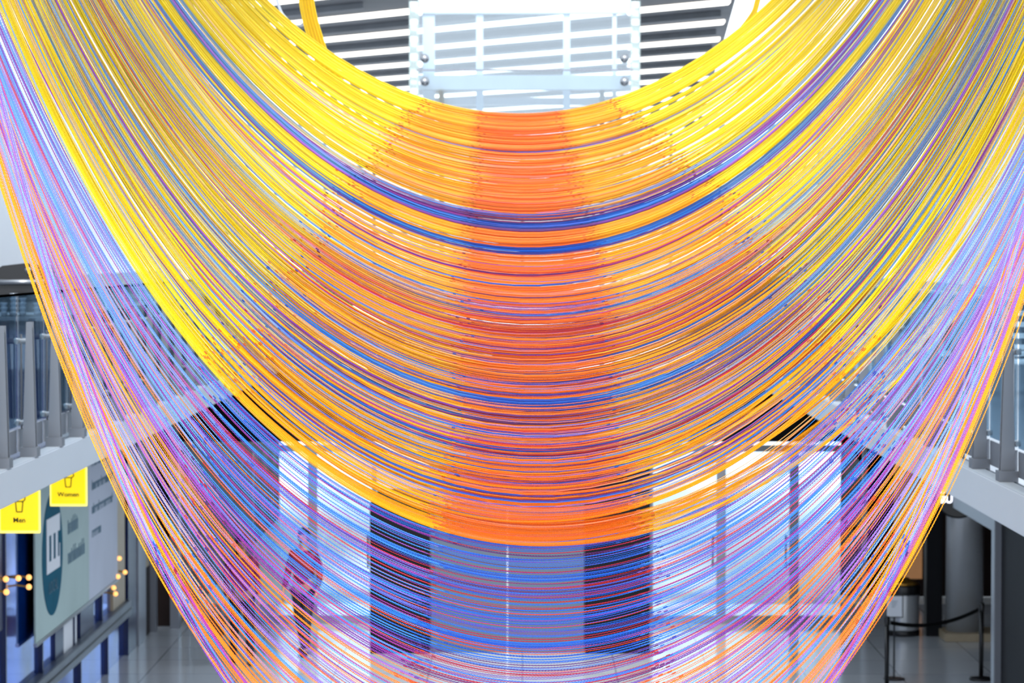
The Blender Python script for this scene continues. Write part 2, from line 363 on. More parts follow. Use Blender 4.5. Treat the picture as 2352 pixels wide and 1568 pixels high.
# ------------------------------------------------------------------ hanging washroom signs
def wsign(word, label, px, Y, zb=3.175, wd=.353, h=.46):
    x = (px - 1200) * Y / F; t = thing('washroom_sign', label, 'sign', (x, Y, zb), None)
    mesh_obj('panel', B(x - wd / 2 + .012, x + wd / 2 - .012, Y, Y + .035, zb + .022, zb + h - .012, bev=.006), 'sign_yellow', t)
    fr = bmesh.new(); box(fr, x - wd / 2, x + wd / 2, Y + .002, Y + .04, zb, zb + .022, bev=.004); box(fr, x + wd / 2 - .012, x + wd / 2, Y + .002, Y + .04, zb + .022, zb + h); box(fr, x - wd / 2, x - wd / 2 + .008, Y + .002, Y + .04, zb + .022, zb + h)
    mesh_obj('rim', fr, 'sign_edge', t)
    R = Matrix.Rotation(math.pi / 2, 4, 'X')
    text_mesh('lettering', word, .062, 'icon_dark', Matrix.Translation((x, Y - .003, zb + .112)) @ R, t, .002, bold=.0012)
    ic = bmesh.new(); yy = Y - .004
    def bar(a, b_, r=.005): cyl(ic, (x + a[0], yy, zb + a[1]), (x + b_[0], yy, zb + b_[1]), r, seg=6)
    lx, zt_, zb2 = .032, .275, .185
    bar((-lx, zt_), (-lx + .008, zb2)); bar((lx, zt_), (lx - .008, zb2)); bar((-lx + .008, zb2), (lx - .008, zb2)); bar((-lx, zt_), (lx, zt_))
    if word == 'Women':
        bar((-lx, zt_), (-.055, .29)); bar((lx, zt_), (.055, .29)); bar((-.055, .29), (-.03, .38)); bar((.055, .29), (.03, .38))
    else:
        bar((-lx, zt_), (-.05, .29)); bar((lx, zt_), (.05, .29)); bar((-.05, .29), (-.05, .37)); bar((.05, .29), (.05, .37))
    bar((-.04, .38), (.04, .38))
    for k in range(12):
        a0, a1 = k * math.pi / 6, (k + 1) * math.pi / 6
        bar((.026 * math.cos(a0), .415 + .026 * math.sin(a0)), (.026 * math.cos(a1), .415 + .026 * math.sin(a1)))
    mesh_obj('icon', ic, 'icon_dark', t)
    hb = bmesh.new(); cyl(hb, (x - .1, Y + .02, zb + h - .02), (x - .1, Y + .02, ZF - .24), .006, seg=6); cyl(hb, (x + .1, Y + .02, zb + h - .02), (x + .1, Y + .02, ZF - .24), .006, seg=6)
    mesh_obj('hanger', hb, 'steel', t)
wsign('Women', 'square yellow hanging sign reading Women under the left balcony', 154, 27.0)
wsign('Men', 'square yellow hanging sign reading Men at the left edge', 41, 24.4)

# poster on the storefront
po = thing('wall_poster', 'large pale poster with round teal emblem on the blue storefront', 'poster', (-5.46, 34.7, 1.23))
XP = -5.46
mesh_obj('sheet', B(XP, XP + .02, 31.5, 35.4, 1.23, 3.7), 'poster_green', po)
mesh_obj('sheet', B(XP, XP + .02, 35.4, 37.9, 1.23, 3.7), 'poster_grey', po)
RX = Matrix.Rotation(math.pi / 2, 4, 'Z') @ Matrix.Rotation(math.pi / 2, 4, 'X')      # text reading towards +Y on a wall facing +X
bb = bmesh.new(); cyl(bb, (XP + .02, 32.63, 2.12), (XP + .026, 32.63, 2.12), .71, seg=64); em = mesh_obj('emblem', bb, 'teal', po)
bb = bmesh.new(); box(bb, XP + .027, XP + .031, 32.2, 33.12, 1.92, 2.05); box(bb, XP + .027, XP + .031, 32.2, 33.12, 2.35, 2.55)
for y0_, y1_ in ((32.2, 32.36), (32.52, 32.66), (32.82, 32.96)): box(bb, XP + .027, XP + .031, y0_, y1_, 2.05, 2.35)
box(bb, XP + .027, XP + .031, 33.08, 33.12, 2.05, 2.2)
mesh_obj('mark', bb, 'poster_white', em)
text_mesh('lettering', 'LOCAL', .2, 'poster_ink', Matrix.Translation((XP + .03, 32.65, 1.74)) @ RX, em, .001)
for k, ln in enumerate((1.25, 1.2, .75, 1.35)):
    z = 2.95 - k * .36
    for part_, mt in ((0, 'poster_ink'),):
        bb = bmesh.new(); yy = 33.75
        while yy < 33.75 + ln - .05:
            hh = random.choice((.13, .2, .13, .17)); wl = random.uniform(.07, .11)
            box(bb, XP + .021, XP + .024, yy, yy + .03, z, z + hh); box(bb, XP + .021, XP + .024, yy + wl - .03, yy + wl, z, z + .13)
            box(bb, XP + .021, XP + .024, yy + .03, yy + wl - .03, z + (.1 if random.random() < .5 else 0), z + .13 if random.random() < .5 else z + .125)
            yy += wl + .045
        mesh_obj('printed_line', bb, mt, po)
for k, ln in enumerate((1.9, 1.85, 1.8, 1.8, .7)):
    z = 3.2 - k * .3
    bb = bmesh.new(); yy = 35.65
    while yy < 35.65 + ln - .05:
        wl = random.uniform(.06, .1); hh = random.choice((.09, .13, .09))
        box(bb, XP + .021, XP + .024, yy, yy + .025, z, z + hh); box(bb, XP + .021, XP + .024, yy + .025, yy + wl, z + random.choice((0, .06)), z + .09)
        yy += wl + .035
    mesh_obj('printed_line', bb, 'poster_ink', po)
mesh_obj('bottom_rail', B(XP - .01, XP + .03, 31.5, 37.9, 1.19, 1.23), 'steel', po)

# glowing globes added for pendant lamp reflections, by the poster and left edge
for gi_, (px, py, Y) in enumerate(((271, 1284, 38.3), (268, 1326, 38.1), (258, 1352, 38.0), (262, 1366, 38.2), (284, 1316, 38.8), (10, 1362, 29.8), (38, 1330, 30.6), (62, 1350, 31.3), (9, 1332, 29.8), (62, 1328, 31.3))):
    x = -5.42; Yw = -5.42 * F / (px - 1200); z = ZC - (py - 580) * Yw / F
    t = thing('lamp_reflection', 'small warm lamp reflection, ' + ('highest right of the poster', 'second highest right of the poster', 'left one of the low pair by the poster corner', 'lowest one by the poster corner', 'farthest right beyond the poster', 'lowest at the left picture edge', 'middle one left of the poster', 'lower one touching the poster edge', 'upper one at the left picture edge', 'upper one touching the poster edge')[gi_], 'lamp reflection', (x, Yw, z), 'small lamp reflections along the left storefront')
    bb = bmesh.new(); bmesh.ops.create_uvsphere(bb, u_segments=12, v_segments=8, radius=.032, matrix=Matrix.Translation((x, Yw, z))); mesh_obj('globe', bb, 'bulb', t, True)
    bb = bmesh.new(); cyl(bb, (x, Yw, z), (X - 11.2 - .04 if False else -5.55, Yw, z + .02), .012, seg=6); mesh_obj('arm', bb, 'brass', t)

# round burger sign, right
bs = thing('round_shop_sign', 'round black sign with white letters hanging under the right balcony', 'sign', (5.86, 38, 2.03))
cxs, czs, rs = 5.865, 2.36, .315
bb = bmesh.new(); cyl(bb, (cxs, 38, czs), (cxs, 38.12, czs), rs, seg=64); mesh_obj('disc', bb, 'black', bs)
bb = bmesh.new(); tube(bb, [(cxs + (rs + .008) * math.cos(a_), 38.0, czs + (rs + .008) * math.sin(a_)) for a_ in np.linspace(0, 2 * math.pi, 49)], .012, 6); mesh_obj('rim', bb, 'dark_wall', bs)
R = Matrix.Rotation(math.pi / 2, 4, 'X')
text_mesh('lettering', 'BURG', .135, 'letter', Matrix.Translation((cxs - .25, 37.99, czs - .08)) @ R, bs, .004, 'LEFT', .004)
text_mesh('lettering', 'ST.', .135, 'letter', Matrix.Translation((cxs - .25, 37.99, czs + .045)) @ R, bs, .004, 'LEFT', .004)
bb = bmesh.new(); cyl(bb, (cxs, 38.06, czs + rs), (cxs, 38.06, ZF - .24), .015, seg=8); mesh_obj('hanger', bb, 'steel', bs)

# waste bin, stanchions, belt, notice
bx, by = 5.58, 41.4
t = thing('waste_bin', 'steel drum shaped waste bin with black bands beside the black pillar', 'bin', (bx, by, 0))
mesh_obj('drum', lathe(bmesh.new(), [(.235, .05), (.24, .1), (.24, .64), (.235, .66)], bx, by), 'brushed', t, True)
mesh_obj('foot_band', lathe(bmesh.new(), [(.245, 0), (.25, .02), (.25, .06), (.245, .08)], bx, by), 'black', t, True)
mesh_obj('top_band', lathe(bmesh.new(), [(.25, .6), (.255, .62), (.255, .72), (.25, .74)], bx, by), 'black', t, True)
mesh_obj('lid', lathe(bmesh.new(), [(.24, .74), (.2, .79), (.1, .82), (.09, .84), (.02, .845)], bx, by), 'brass', t, True)
def stanchion(x, y, label):
    t = thing('belt_stanchion', label, 'stanchion', (x, y, 0))
    mesh_obj('base', lathe(bmesh.new(), [(.16, 0), (.165, .015), (.15, .03), (.04, .05)], x, y), 'black', t, True)
    mesh_obj('pole', lathe(bmesh.new(), [(.03, .04), (.03, .93)], x, y, 16), 'black', t, True)
    mesh_obj('head', lathe(bmesh.new(), [(.034, .9), (.038, .92), (.038, 1.0), (.03, 1.015)], x, y, 16), 'black', t, True)
stanchion(4.6, 35.6, 'black belt stanchion in front of the steel bin')
stanchion(6.02, 37.0, 'black belt stanchion before the silver column')
bb = bmesh.new(); pts = []
for i in range(25):
    u = i / 24; u2 = .035 + .93 * u; pts.append(Vector((4.6 + 1.42 * u2, 35.6 + 1.4 * u2, .93 - .42 * (u * (1 - u)) + (.0) * u)))
for i, p in enumerate(pts):
    pass
vsr = [[bb.verts.new(p + Vector(o_)) for o_ in ((.0, -.004, -.025), (0, .004, -.025), (0, .004, .025), (0, -.004, .025))] for p in pts]
for a_, b_ in zip(vsr, vsr[1:]):
    for k in range(4): bb.faces.new((a_[k], a_[(k + 1) % 4], b_[(k + 1) % 4], b_[k]))
tag(mesh_obj('barrier_belt', bb, 'black'), 'black retractable belt sagging between the two black stanchions', 'belt')
t = thing('notice_stand', 'small white printed notice on a thin black stand by the bin', 'sign', (4.68, 37.0, 0))
mesh_obj('card', B(4.78, 4.98, 37.0, 37.01, .83, 1.1), 'paper', t)
fr = bmesh.new(); box(fr, 4.765, 4.995, 37.01, 37.02, .815, 1.115); mesh_obj('frame', fr, 'black', t)
bb = bmesh.new()
for k in range(4): box(bb, 4.84, 4.92 - .01 * k, 36.997, 36.999, 1.03 - .025 * k, 1.036 - .025 * k)
mesh_obj('printed_line', bb, 'poster_ink', t)
bb = bmesh.new(); cyl(bb, (4.88, 37.03, .0), (4.88, 37.03, .83), .012, seg=8); cyl(bb, (4.88, 37.03, 0), (4.88, 37.03, .02), .14, seg=24); mesh_obj('stand', bb, 'black', t)

# ------------------------------------------------------------------ things on the balconies
ct = thing('service_counter', 'dark blue grey service counter behind the left glass railing', 'counter', (-5.2, 26.6, ZF))
mesh_obj('body', B(-6.6, -4.25, 25.6, 40, ZF, ZF + .88), 'navy', ct)
mesh_obj('worktop', B(-6.65, -4.2, 25.5, 40.05, ZF + .88, ZF + .92, bev=.008), 'sill', ct)
for i, y in enumerate(np.arange(25.9, 39.5, 1.1)):
    mesh_obj('door_panel', B(-4.25, -4.23, y, y + 1.0, ZF + .1, ZF + .82), 'sill' if i % 2 else 'post_grey', ct)
cm = thing('coffee_machine', 'black rounded coffee machine with a silver bar on the counter', 'coffee machine', (-4.6, 26.1, ZF + .92))
X0, X1 = -4.83, -4.38; zb = ZF + .92
bb = bmesh.new()
prof = [(X0, zb + .03), (X1, zb + .03), (X1, zb + .40), (X1 - .03, zb + .46), (X1 - .18, zb + .485), (X0 + .05, zb + .46), (X0, zb + .43)]
f0 = [bb.verts.new((x, 26.0, z)) for x, z in prof]; f1 = [bb.verts.new((x, 26.5, z)) for x, z in prof]
bb.faces.new(f0); bb.faces.new(f1[::-1])
for k in range(len(prof)): bb.faces.new((f0[k], f1[k], f1[(k + 1) % len(prof)], f0[(k + 1) % len(prof)]))
mesh_obj('body', bb, 'black', cm)
bb = bmesh.new(); cyl(bb, (X0 + .02, 25.97, zb + .31), (X1 - .01, 25.97, zb + .31), .026, seg=12); mesh_obj('silver_bar', bb, 'steel', cm, True)
bb = bmesh.new(); cyl(bb, (X1 - .16, 25.98, zb + .42), (X1 - .16, 26.0, zb + .42), .03, seg=16); mesh_obj('gauge', bb, 'steel', cm, True)
bb = bmesh.new()
for x in (X0 + .05, X1 - .05):
    for y in (26.05, 26.45): cyl(bb, (x, y, zb), (x, y, zb + .03), .02, seg=8)
mesh_obj('foot', bb, 'steel', cm)
for i, (dx, nst) in enumerate(((.1, 3), (.19, 5), (.27, 4), (.40, 3))):
    for k in range(nst):
        o = mesh_obj('cup', lathe(bmesh.new(), [(.022, zb + .001 + .042 * k), (.036, zb + .036 + .042 * k), (.038, zb + .041 + .042 * k)], X0 + dx, 25.8, 14), 'cup', None, True)
        tag(o, 'pale cup, %s from the bottom of the %s stack before the coffee machine' % (ORD[k], ('leftmost', 'tallest', 'third', 'rightmost')[i]), 'cup', 'stacked cups on the left counter')
ch = thing('slat_back_chair', 'white slat back chair behind the right glass railing', 'chair', (4.85, 27.2, ZF))
bb = bmesh.new(); box(bb, 4.62, 5.1, 27.0, 27.45, ZF + .43, ZF + .47, bev=.01); mesh_obj('seat', bb, 'chair_white', ch)
for x in (4.64, 5.05):
    for y in (27.02, 27.41): mesh_obj('leg', B(x, x + .035, y, y + .035, ZF, ZF + .43), 'chair_white', ch)
    mesh_obj('back_post', B(x, x + .035, 27.42, 27.46, ZF + .47, ZF + .98), 'chair_white', ch)
for z in (.56, .67, .78, .89): mesh_obj('slat', B(4.675, 5.05, 27.43, 27.45, ZF + z, ZF + z + .05), 'chair_white', ch)
tb = thing('floor_reflection', 'long white slats in place of striped light reflections on the right balcony floor', 'bench', (5.0, 30, ZF))  # added slats imitate ceiling light stripes reflected on the floor
for k in range(6): mesh_obj('slat', B(4.3, 6.6, 29.6 + k * .12, 29.69 + k * .12, ZF + .42, ZF + .45), 'chair_white', tb)
for x in (4.4, 6.4): mesh_obj('leg', B(x, x + .06, 29.62, 30.3, ZF, ZF + .42), 'steel', tb)

struct(mesh_obj('wall_low_left', B(-7.1, -7.0, 18, 58, ZF, 5.25), 'navy'))
struct(mesh_obj('wall_low_right', B(7.0, 7.1, 31, 58, ZF, 5.1), 'sill'))
# ------------------------------------------------------------------ two people
def skinmesh(name, pts, edges, rad, mt, parent, sub=2, root=0):
    me = bpy.data.meshes.new(name); me.from_pydata([tuple(p) for p in pts], edges, []); o = bpy.data.objects.new(name, me); COL.objects.link(o)
    o.modifiers.new('skin', 'SKIN'); sm = o.modifiers.new('sub', 'SUBSURF'); sm.levels = sub; sm.render_levels = sub
    for i, r in enumerate(rad):
        sv = me.skin_vertices[0].data[i]; sv.radius = (r, r) if not isinstance(r, tuple) else r; sv.use_root = (i == root)
    me.materials.append(M[mt])
    dg = bpy.context.evaluated_depsgraph_get(); dg.update()
    m2 = bpy.data.meshes.new_from_object(o.evaluated_get(dg)); m2.name = name; m2.materials.clear(); m2.materials.append(M[mt])
    m2.polygons.foreach_set('use_smooth', [True] * len(m2.polygons))
    bpy.data.objects.remove(o); o = bpy.data.objects.new(name, m2); COL.objects.link(o); o.parent = parent
    return o
def person(loc, rz, label, top, hs, stride, bag):
    t = thing('person', label, 'person', loc); t.rotation_euler = (0, 0, rz)
    st = stride
    J = [(0, 0, .95), (0, 0, 1.12), (0, .01, 1.32), (0, .01, 1.45), (0, 0, 1.52), (0, -.01, 1.60), (0, -.01, 1.69)]
    R_ = [(.15, .11), (.13, .1), (.155, .1), (.09, .08), .052, (.072, .088), (.06, .072)]
    E = [(0, 1), (1, 2), (2, 3), (3, 4), (4, 5), (5, 6)]
    def add(p, r, par): J.append(p); R_.append(r); E.append((par, len(J) - 1)); return len(J) - 1
    legs = []; arms = []
    for s in (-1, 1):
        h = add((.09 * s, 0, .88), .085, 0); k = add((.095 * s, -.10 * s * st - .03, .50), .055, h); a = add((.1 * s, -.22 * s * st + .04, .09), .036, k)
        add((.105 * s, -.22 * s * st - .02, .05), .034, a); add((.11 * s, -.22 * s * st - .12, .035), .028, len(J) - 1); legs.append((h, k, a))
        sh = add((.175 * s, .01, 1.41), .052, 2); el = add((.215 * s, .08 * s * st + .02, 1.13), .038, sh); wr = add((.225 * s, .08 * s * st - .12, .90), .024, el)
        pa = add((.225 * s, .08 * s * st - .15, .84), (.018, .034), wr); arms.append((sh, el, wr))
        base = Vector(J[pa])
        for f, (dy, ln) in enumerate(((-.027, .062), (-.010, .072), (.010, .066), (.027, .05))):
            f1 = add(tuple(base + Vector((0, dy, -.035))), .0095, pa); add(tuple(base + Vector((-.014 * s, dy, -.035 - ln))), .008, f1)
        add(tuple(base + Vector((-.02 * s, -.045, -.01))), .0105, pa); add(tuple(base + Vector((-.03 * s, -.052, -.045))), .009, len(J) - 1)
    skinmesh('body', J, E, R_, 'skin', t)
    # clothes
    TJ = [(0, 0, .93), (0, 0, 1.12), (0, .01, 1.32), (0, .01, 1.44)]; TR = [(.165, .125), (.15, .12), (.172, .12), (.105, .095)]; TE = [(0, 1), (1, 2), (2, 3)]
    for sh, el, wr in arms:
        TJ += [J[sh], J[el], tuple(Vector(J[el]).lerp(Vector(J[wr]), .85))]; TR += [.066, .052, .038]; i = len(TJ) - 3; TE += [(2, i), (i, i + 1), (i + 1, i + 2)]
    skinmesh('shirt', TJ, TE, TR, top, t)
    TJ = [(0, 0, .97)]; TR = [(.16, .12)]; TE = []
    for h, k, a in legs:
        TJ += [J[h], J[k], J[a]]; TR += [.1, .07, .056]; i = len(TJ) - 3; TE += [(0, i), (i, i + 1), (i + 1, i + 2)]
    skinmesh('trousers', TJ, TE, TR, 'trouser', t)
    for s, (h, k, a) in zip((-1, 1), legs):
        p = Vector(J[a]); skinmesh('shoe', [(p.x, p.y + .03, .045), (p.x, p.y - .07, .045), (p.x, p.y - .17, .035)], [(0, 1), (1, 2)], [.045, .046, .035], 'shoe', t, 1)
    hb = bmesh.new(); bmesh.ops.create_uvsphere(hb, u_segments=20, v_segments=14, radius=1)
    for v in list(hb.verts):
        x, y, z = v.co
        if y < -.35 and z < .45: v.co = (x * .8, y * .6 + .1, z)
    bmesh.ops.scale(hb, vec=(.088, .108, .115), verts=hb.verts); bmesh.ops.translate(hb, vec=(0, .018, 1.665), verts=hb.verts)
    h_ = mesh_obj('hair', hb, 'hair', None, True); h_.parent = t
    if hs: 
        o = skinmesh('long_hair', [(0, .06, 1.66), (0, .09, 1.5), (0, .11, 1.36)], [(0, 1), (1, 2)], [(.07, .05), (.085, .04), (.05, .025)], 'hair', t, 1)
    for s in (-1, 1):
        eb = bmesh.new(); bmesh.ops.create_uvsphere(eb, u_segments=10, v_segments=8, radius=.011, matrix=Matrix.Translation((.03 * s, -.092, 1.645))); o = mesh_obj('eye', eb, 'shoe', None, True); o.parent = t
        eb = bmesh.new(); bmesh.ops.create_uvsphere(eb, u_segments=10, v_segments=8, radius=.022, matrix=Matrix.Translation((.078 * s, .0, 1.63)) @ Matrix.Diagonal((.4, .7, 1.2, 1))); o = mesh_obj('ear', eb, 'skin', None, True); o.parent = t
    nb = bmesh.new(); cyl(nb, (0, -.085, 1.65), (0, -.112, 1.615), .006, .014, 8); o = mesh_obj('nose', nb, 'skin', None, True); o.parent = t
    mb = bmesh.new(); box(mb, -.022, .022, -.097, -.085, 1.582, 1.592, bev=.003); o = mesh_obj('mouth', mb, 'maroon', None); o.parent = t
    return t
pa = person((-3.82, 38.4, 0), math.radians(12), 'person in a magenta top with a brown handbag, walking left of the lift', 'magenta', True, .7, True)
pb = person((-3.05, 39.3, 0), math.radians(-18), 'person in a dark red top and dark trousers nearest the lift', 'maroon', False, .9, False)
bgt = thing('handbag', 'brown handbag carried by the person in magenta', 'bag', (-3.95, 38.2, .75))
mesh_obj('pouch', B(-4.26, -4.04, 38.12, 38.27, .40, .68, bev=.03), 'brown_bag', bgt)
for y_ in (38.15, 38.24):
    bb = bmesh.new(); tube(bb, [(-4.22, y_, .67), (-4.19, y_, .76), (-4.15, y_, .80), (-4.11, y_, .76), (-4.08, y_, .67)], .009, 6); mesh_obj('handle', bb, 'brown_bag', bgt)

# ------------------------------------------------------------------ the ball chain sculpture
MW = np.array(camo.matrix_world)[:3, :3]
def ray(px, py, Y):
    d = np.stack([(px - CX) / F, -(py - CY) / F, -np.ones_like(px)], -1) @ MW.T
    return d * (Y / d[:, 1])[:, None] + np.array([0, 0, ZC])
ZP = ZC + 2.9
KB = [262, 400, 700, 1240, 1500, 1700, 1970, 2010]
KA = [690, 705, 735, 780, 745, 690, 640, 635]
KX = [1195, 1205, 1225, 1243, 1238, 1230, 1222, 1222]
KD = [19, 17, 13.2, 11, 10, 9.3, 8.6, 8.5]
PITCH = .0055; BR0 = .0029; BN = .0023
sculpt = thing('ball_chain_sculpture', 'hanging sculpture of draped yellow, orange, blue and purple ball chains', 'sculpture', (0, 13, ZP))
for s, nme in ((-1, 'mounting_plate'), (1, 'mounting_plate')):
    mesh_obj(nme, B(1.55 * s if s > 0 else -3.1, 3.1 if s > 0 else -1.55, 8.0, 20, ZP, ZP + .04), 'frame_grey', sculpt)
# colours: (flank, middle, centre)
PAL = {
 'yellow':  ((255, 226, 8), (255, 180, 0), (255, 128, 0)),
 'gold':    ((255, 216, 0), (255, 165, 0), (252, 108, 0)),
 'cream':   ((255, 228, 150), (255, 200, 120), (255, 150, 110)),
 'peach':   ((250, 200, 160), (246, 160, 110), (240, 120, 90)),
 'skyblue': ((122, 172, 232), (60, 142, 235), (10, 100, 215)),
 'blue':    ((96, 152, 226), (30, 112, 218), (5, 75, 190)),
 'lilac':   ((146, 136, 222), (140, 90, 200), (110, 60, 160)),
 'purple':  ((150, 80, 190), (110, 40, 150), (90, 25, 110)),
 'magenta': ((158, 62, 172), (160, 48, 150), (170, 20, 60)),
 'crimson': ((225, 90, 110), (205, 40, 60), (180, 15, 25)),
 'amber':   ((246, 160, 0), (250, 128, 8), (240, 90, 15)),
 'orange':  ((250, 130, 30), (245, 90, 20), (225, 50, 15)),
}
DESC = {k_: k_ for k_ in PAL}; DESC.update(skyblue='sky blue')
ZONES = [  # upper yb, weights
 (330, dict(yellow=8, gold=4)),
 (345, dict(yellow=3, gold=3, cream=1, skyblue=1)),
 (352, dict(skyblue=6, lilac=1)),
 (500, dict(yellow=8, gold=6, peach=2, skyblue=1.2, cream=1, lilac=.6)),
 (512, dict(purple=3, magenta=1, yellow=1)),
 (530, dict(blue=5, purple=3, crimson=1)),
 (566, dict(yellow=8, gold=5, crimson=1)),
 (585, dict(blue=5, purple=3, skyblue=2)),
 (700, dict(yellow=11, gold=6, skyblue=3, purple=1.4, peach=1, crimson=1.2, lilac=.7, cream=2)),
 (850, dict(yellow=10, gold=6, blue=2, skyblue=3, purple=1.8, lilac=.8, peach=.7, crimson=1.5, cream=2)),
 (1000, dict(yellow=9, gold=6, blue=2.6, skyblue=3, purple=1.9, lilac=.8, peach=.8, crimson=1.5, cream=1.5)),
 (1100, dict(yellow=7, gold=5, blue=4, skyblue=4, purple=2.6, magenta=1, lilac=1, peach=1.6, crimson=1.2, cream=1)),
 (1190, dict(yellow=6, gold=5, blue=3.5, skyblue=3, purple=2.5, magenta=1, peach=3, crimson=1)),
 (1248, dict(yellow=12, gold=3, cream=1.5, skyblue=.4, peach=1)),
 (1420, dict(blue=4, skyblue=8, purple=2.2, lilac=1.4, magenta=1.2, crimson=1.3, orange=1.1)),
 (1545, dict(blue=3.5, skyblue=7, purple=2.2, lilac=1.6, magenta=1.6, crimson=1.2, orange=1.5)),
 (1600, dict(magenta=6, lilac=2.5, purple=2.5, orange=1.4, skyblue=1.5, crimson=1)),
 (1760, dict(amber=5, skyblue=3.2, lilac=1.8, orange=1.2, purple=1, magenta=.5)),
 (1900, dict(amber=6, skyblue=2.5, lilac=1.5, orange=.6)),
 (1985, dict(amber=8, skyblue=.8)),
]
def zone(yb):
    for u, wts in ZONES:
        if yb < u: return wts
    return ZONES[-1][1]
DENS = ([262, 292, 298, 322, 330, 345, 500, 600, 1000, 1250, 1256, 1500, 1620, 1800, 1990],
        [3.4, 3.2, 1.8, 1.5, 2.0, 2.1, 2.1, 1.75, 1.5, 1.5, .8, .68, .5, .36, .22])
# smooth wander of the two flanks
def wander(n_, sig, corr):
    x = rng.normal(size=n_ + 8 * corr); kx = np.hanning(2 * corr + 1); y = np.convolve(x, kx / np.sqrt((kx ** 2).sum()), 'same')[4 * corr:4 * corr + n_]; return y * sig
WN = 2100
WL, WR = wander(WN, .011, 26), wander(WN, .014, 22); WL2, WR2 = wander(WN, .006, 7), wander(WN, .007, 6)
chains = []; yb = 262.0
while yb < 1990:
    z = zone(yb); ks = list(z); col = random.choices(ks, [z[k_] for k_ in ks])[0]
    run = random.choice((1, 1, 1, 2, 2, 3, 3, 4, 5, 6)) if yb < 700 else random.choice((1, 1, 1, 2, 2, 3))
    if col in ('yellow', 'gold') and yb < 600: run += random.choice((0, 2, 4))
    if 1190 < yb < 1250 and col == 'yellow': run += 5
    lo_ = .5 if yb > 1600 or yb < 300 else 1; dl, dr = rng.normal(0, .005) * lo_, rng.normal(0, .008) * lo_; ddep = rng.normal(0, .18); dc = rng.normal(0, 5)
    if 1080 < yb < 1250 and col in ('yellow', 'gold'): dr += random.choice((-.05, -.02, 0, .03, .06, .1, .14) if yb < 1205 else (.0, .1, .15, .2, .21)); run += 3
    tight = 1 if random.random() < .5 else .8
    for k_ in range(run):
        d = np.interp(yb, *DENS) / tight
        front = yb > 1170 or (yb > 560 and random.random() < .13)
        chains.append(dict(bead=front, yb=yb + rng.normal(0, 1.2), col=col, dl=dl + rng.normal(0, .0012), dr=dr + rng.normal(0, .0012), dd=ddep + rng.normal(0, .05) + (0 if front or yb < 560 else .45), dc=dc))
        yb += rng.uniform(.75, 1.25) / d
    if yb > 1256 and random.random() < .3: yb += rng.uniform(1, 6)
def tri_tube(pts, r, b):
    """three sided tube through pts; b = out-of-plane direction"""
    t_ = np.gradient(pts, axis=0); t_ /= np.linalg.norm(t_, axis=1)[:, None]; n_ = np.cross(t_, b)
    n = len(pts); vs_ = np.concatenate([pts + r * (math.cos(a_) * n_ + math.sin(a_) * b) for a_ in (0.5, 0.5 + 2.094, 0.5 + 4.189)])
    i = np.arange(n - 1); fs = []
    for k in range(3):
        a_, c_ = i + k * n, i + ((k + 1) % 3) * n
        fs += [np.stack([a_, a_ + 1, c_ + 1], 1), np.stack([a_, c_ + 1, c_], 1)]
    return vs_, np.concatenate(fs)
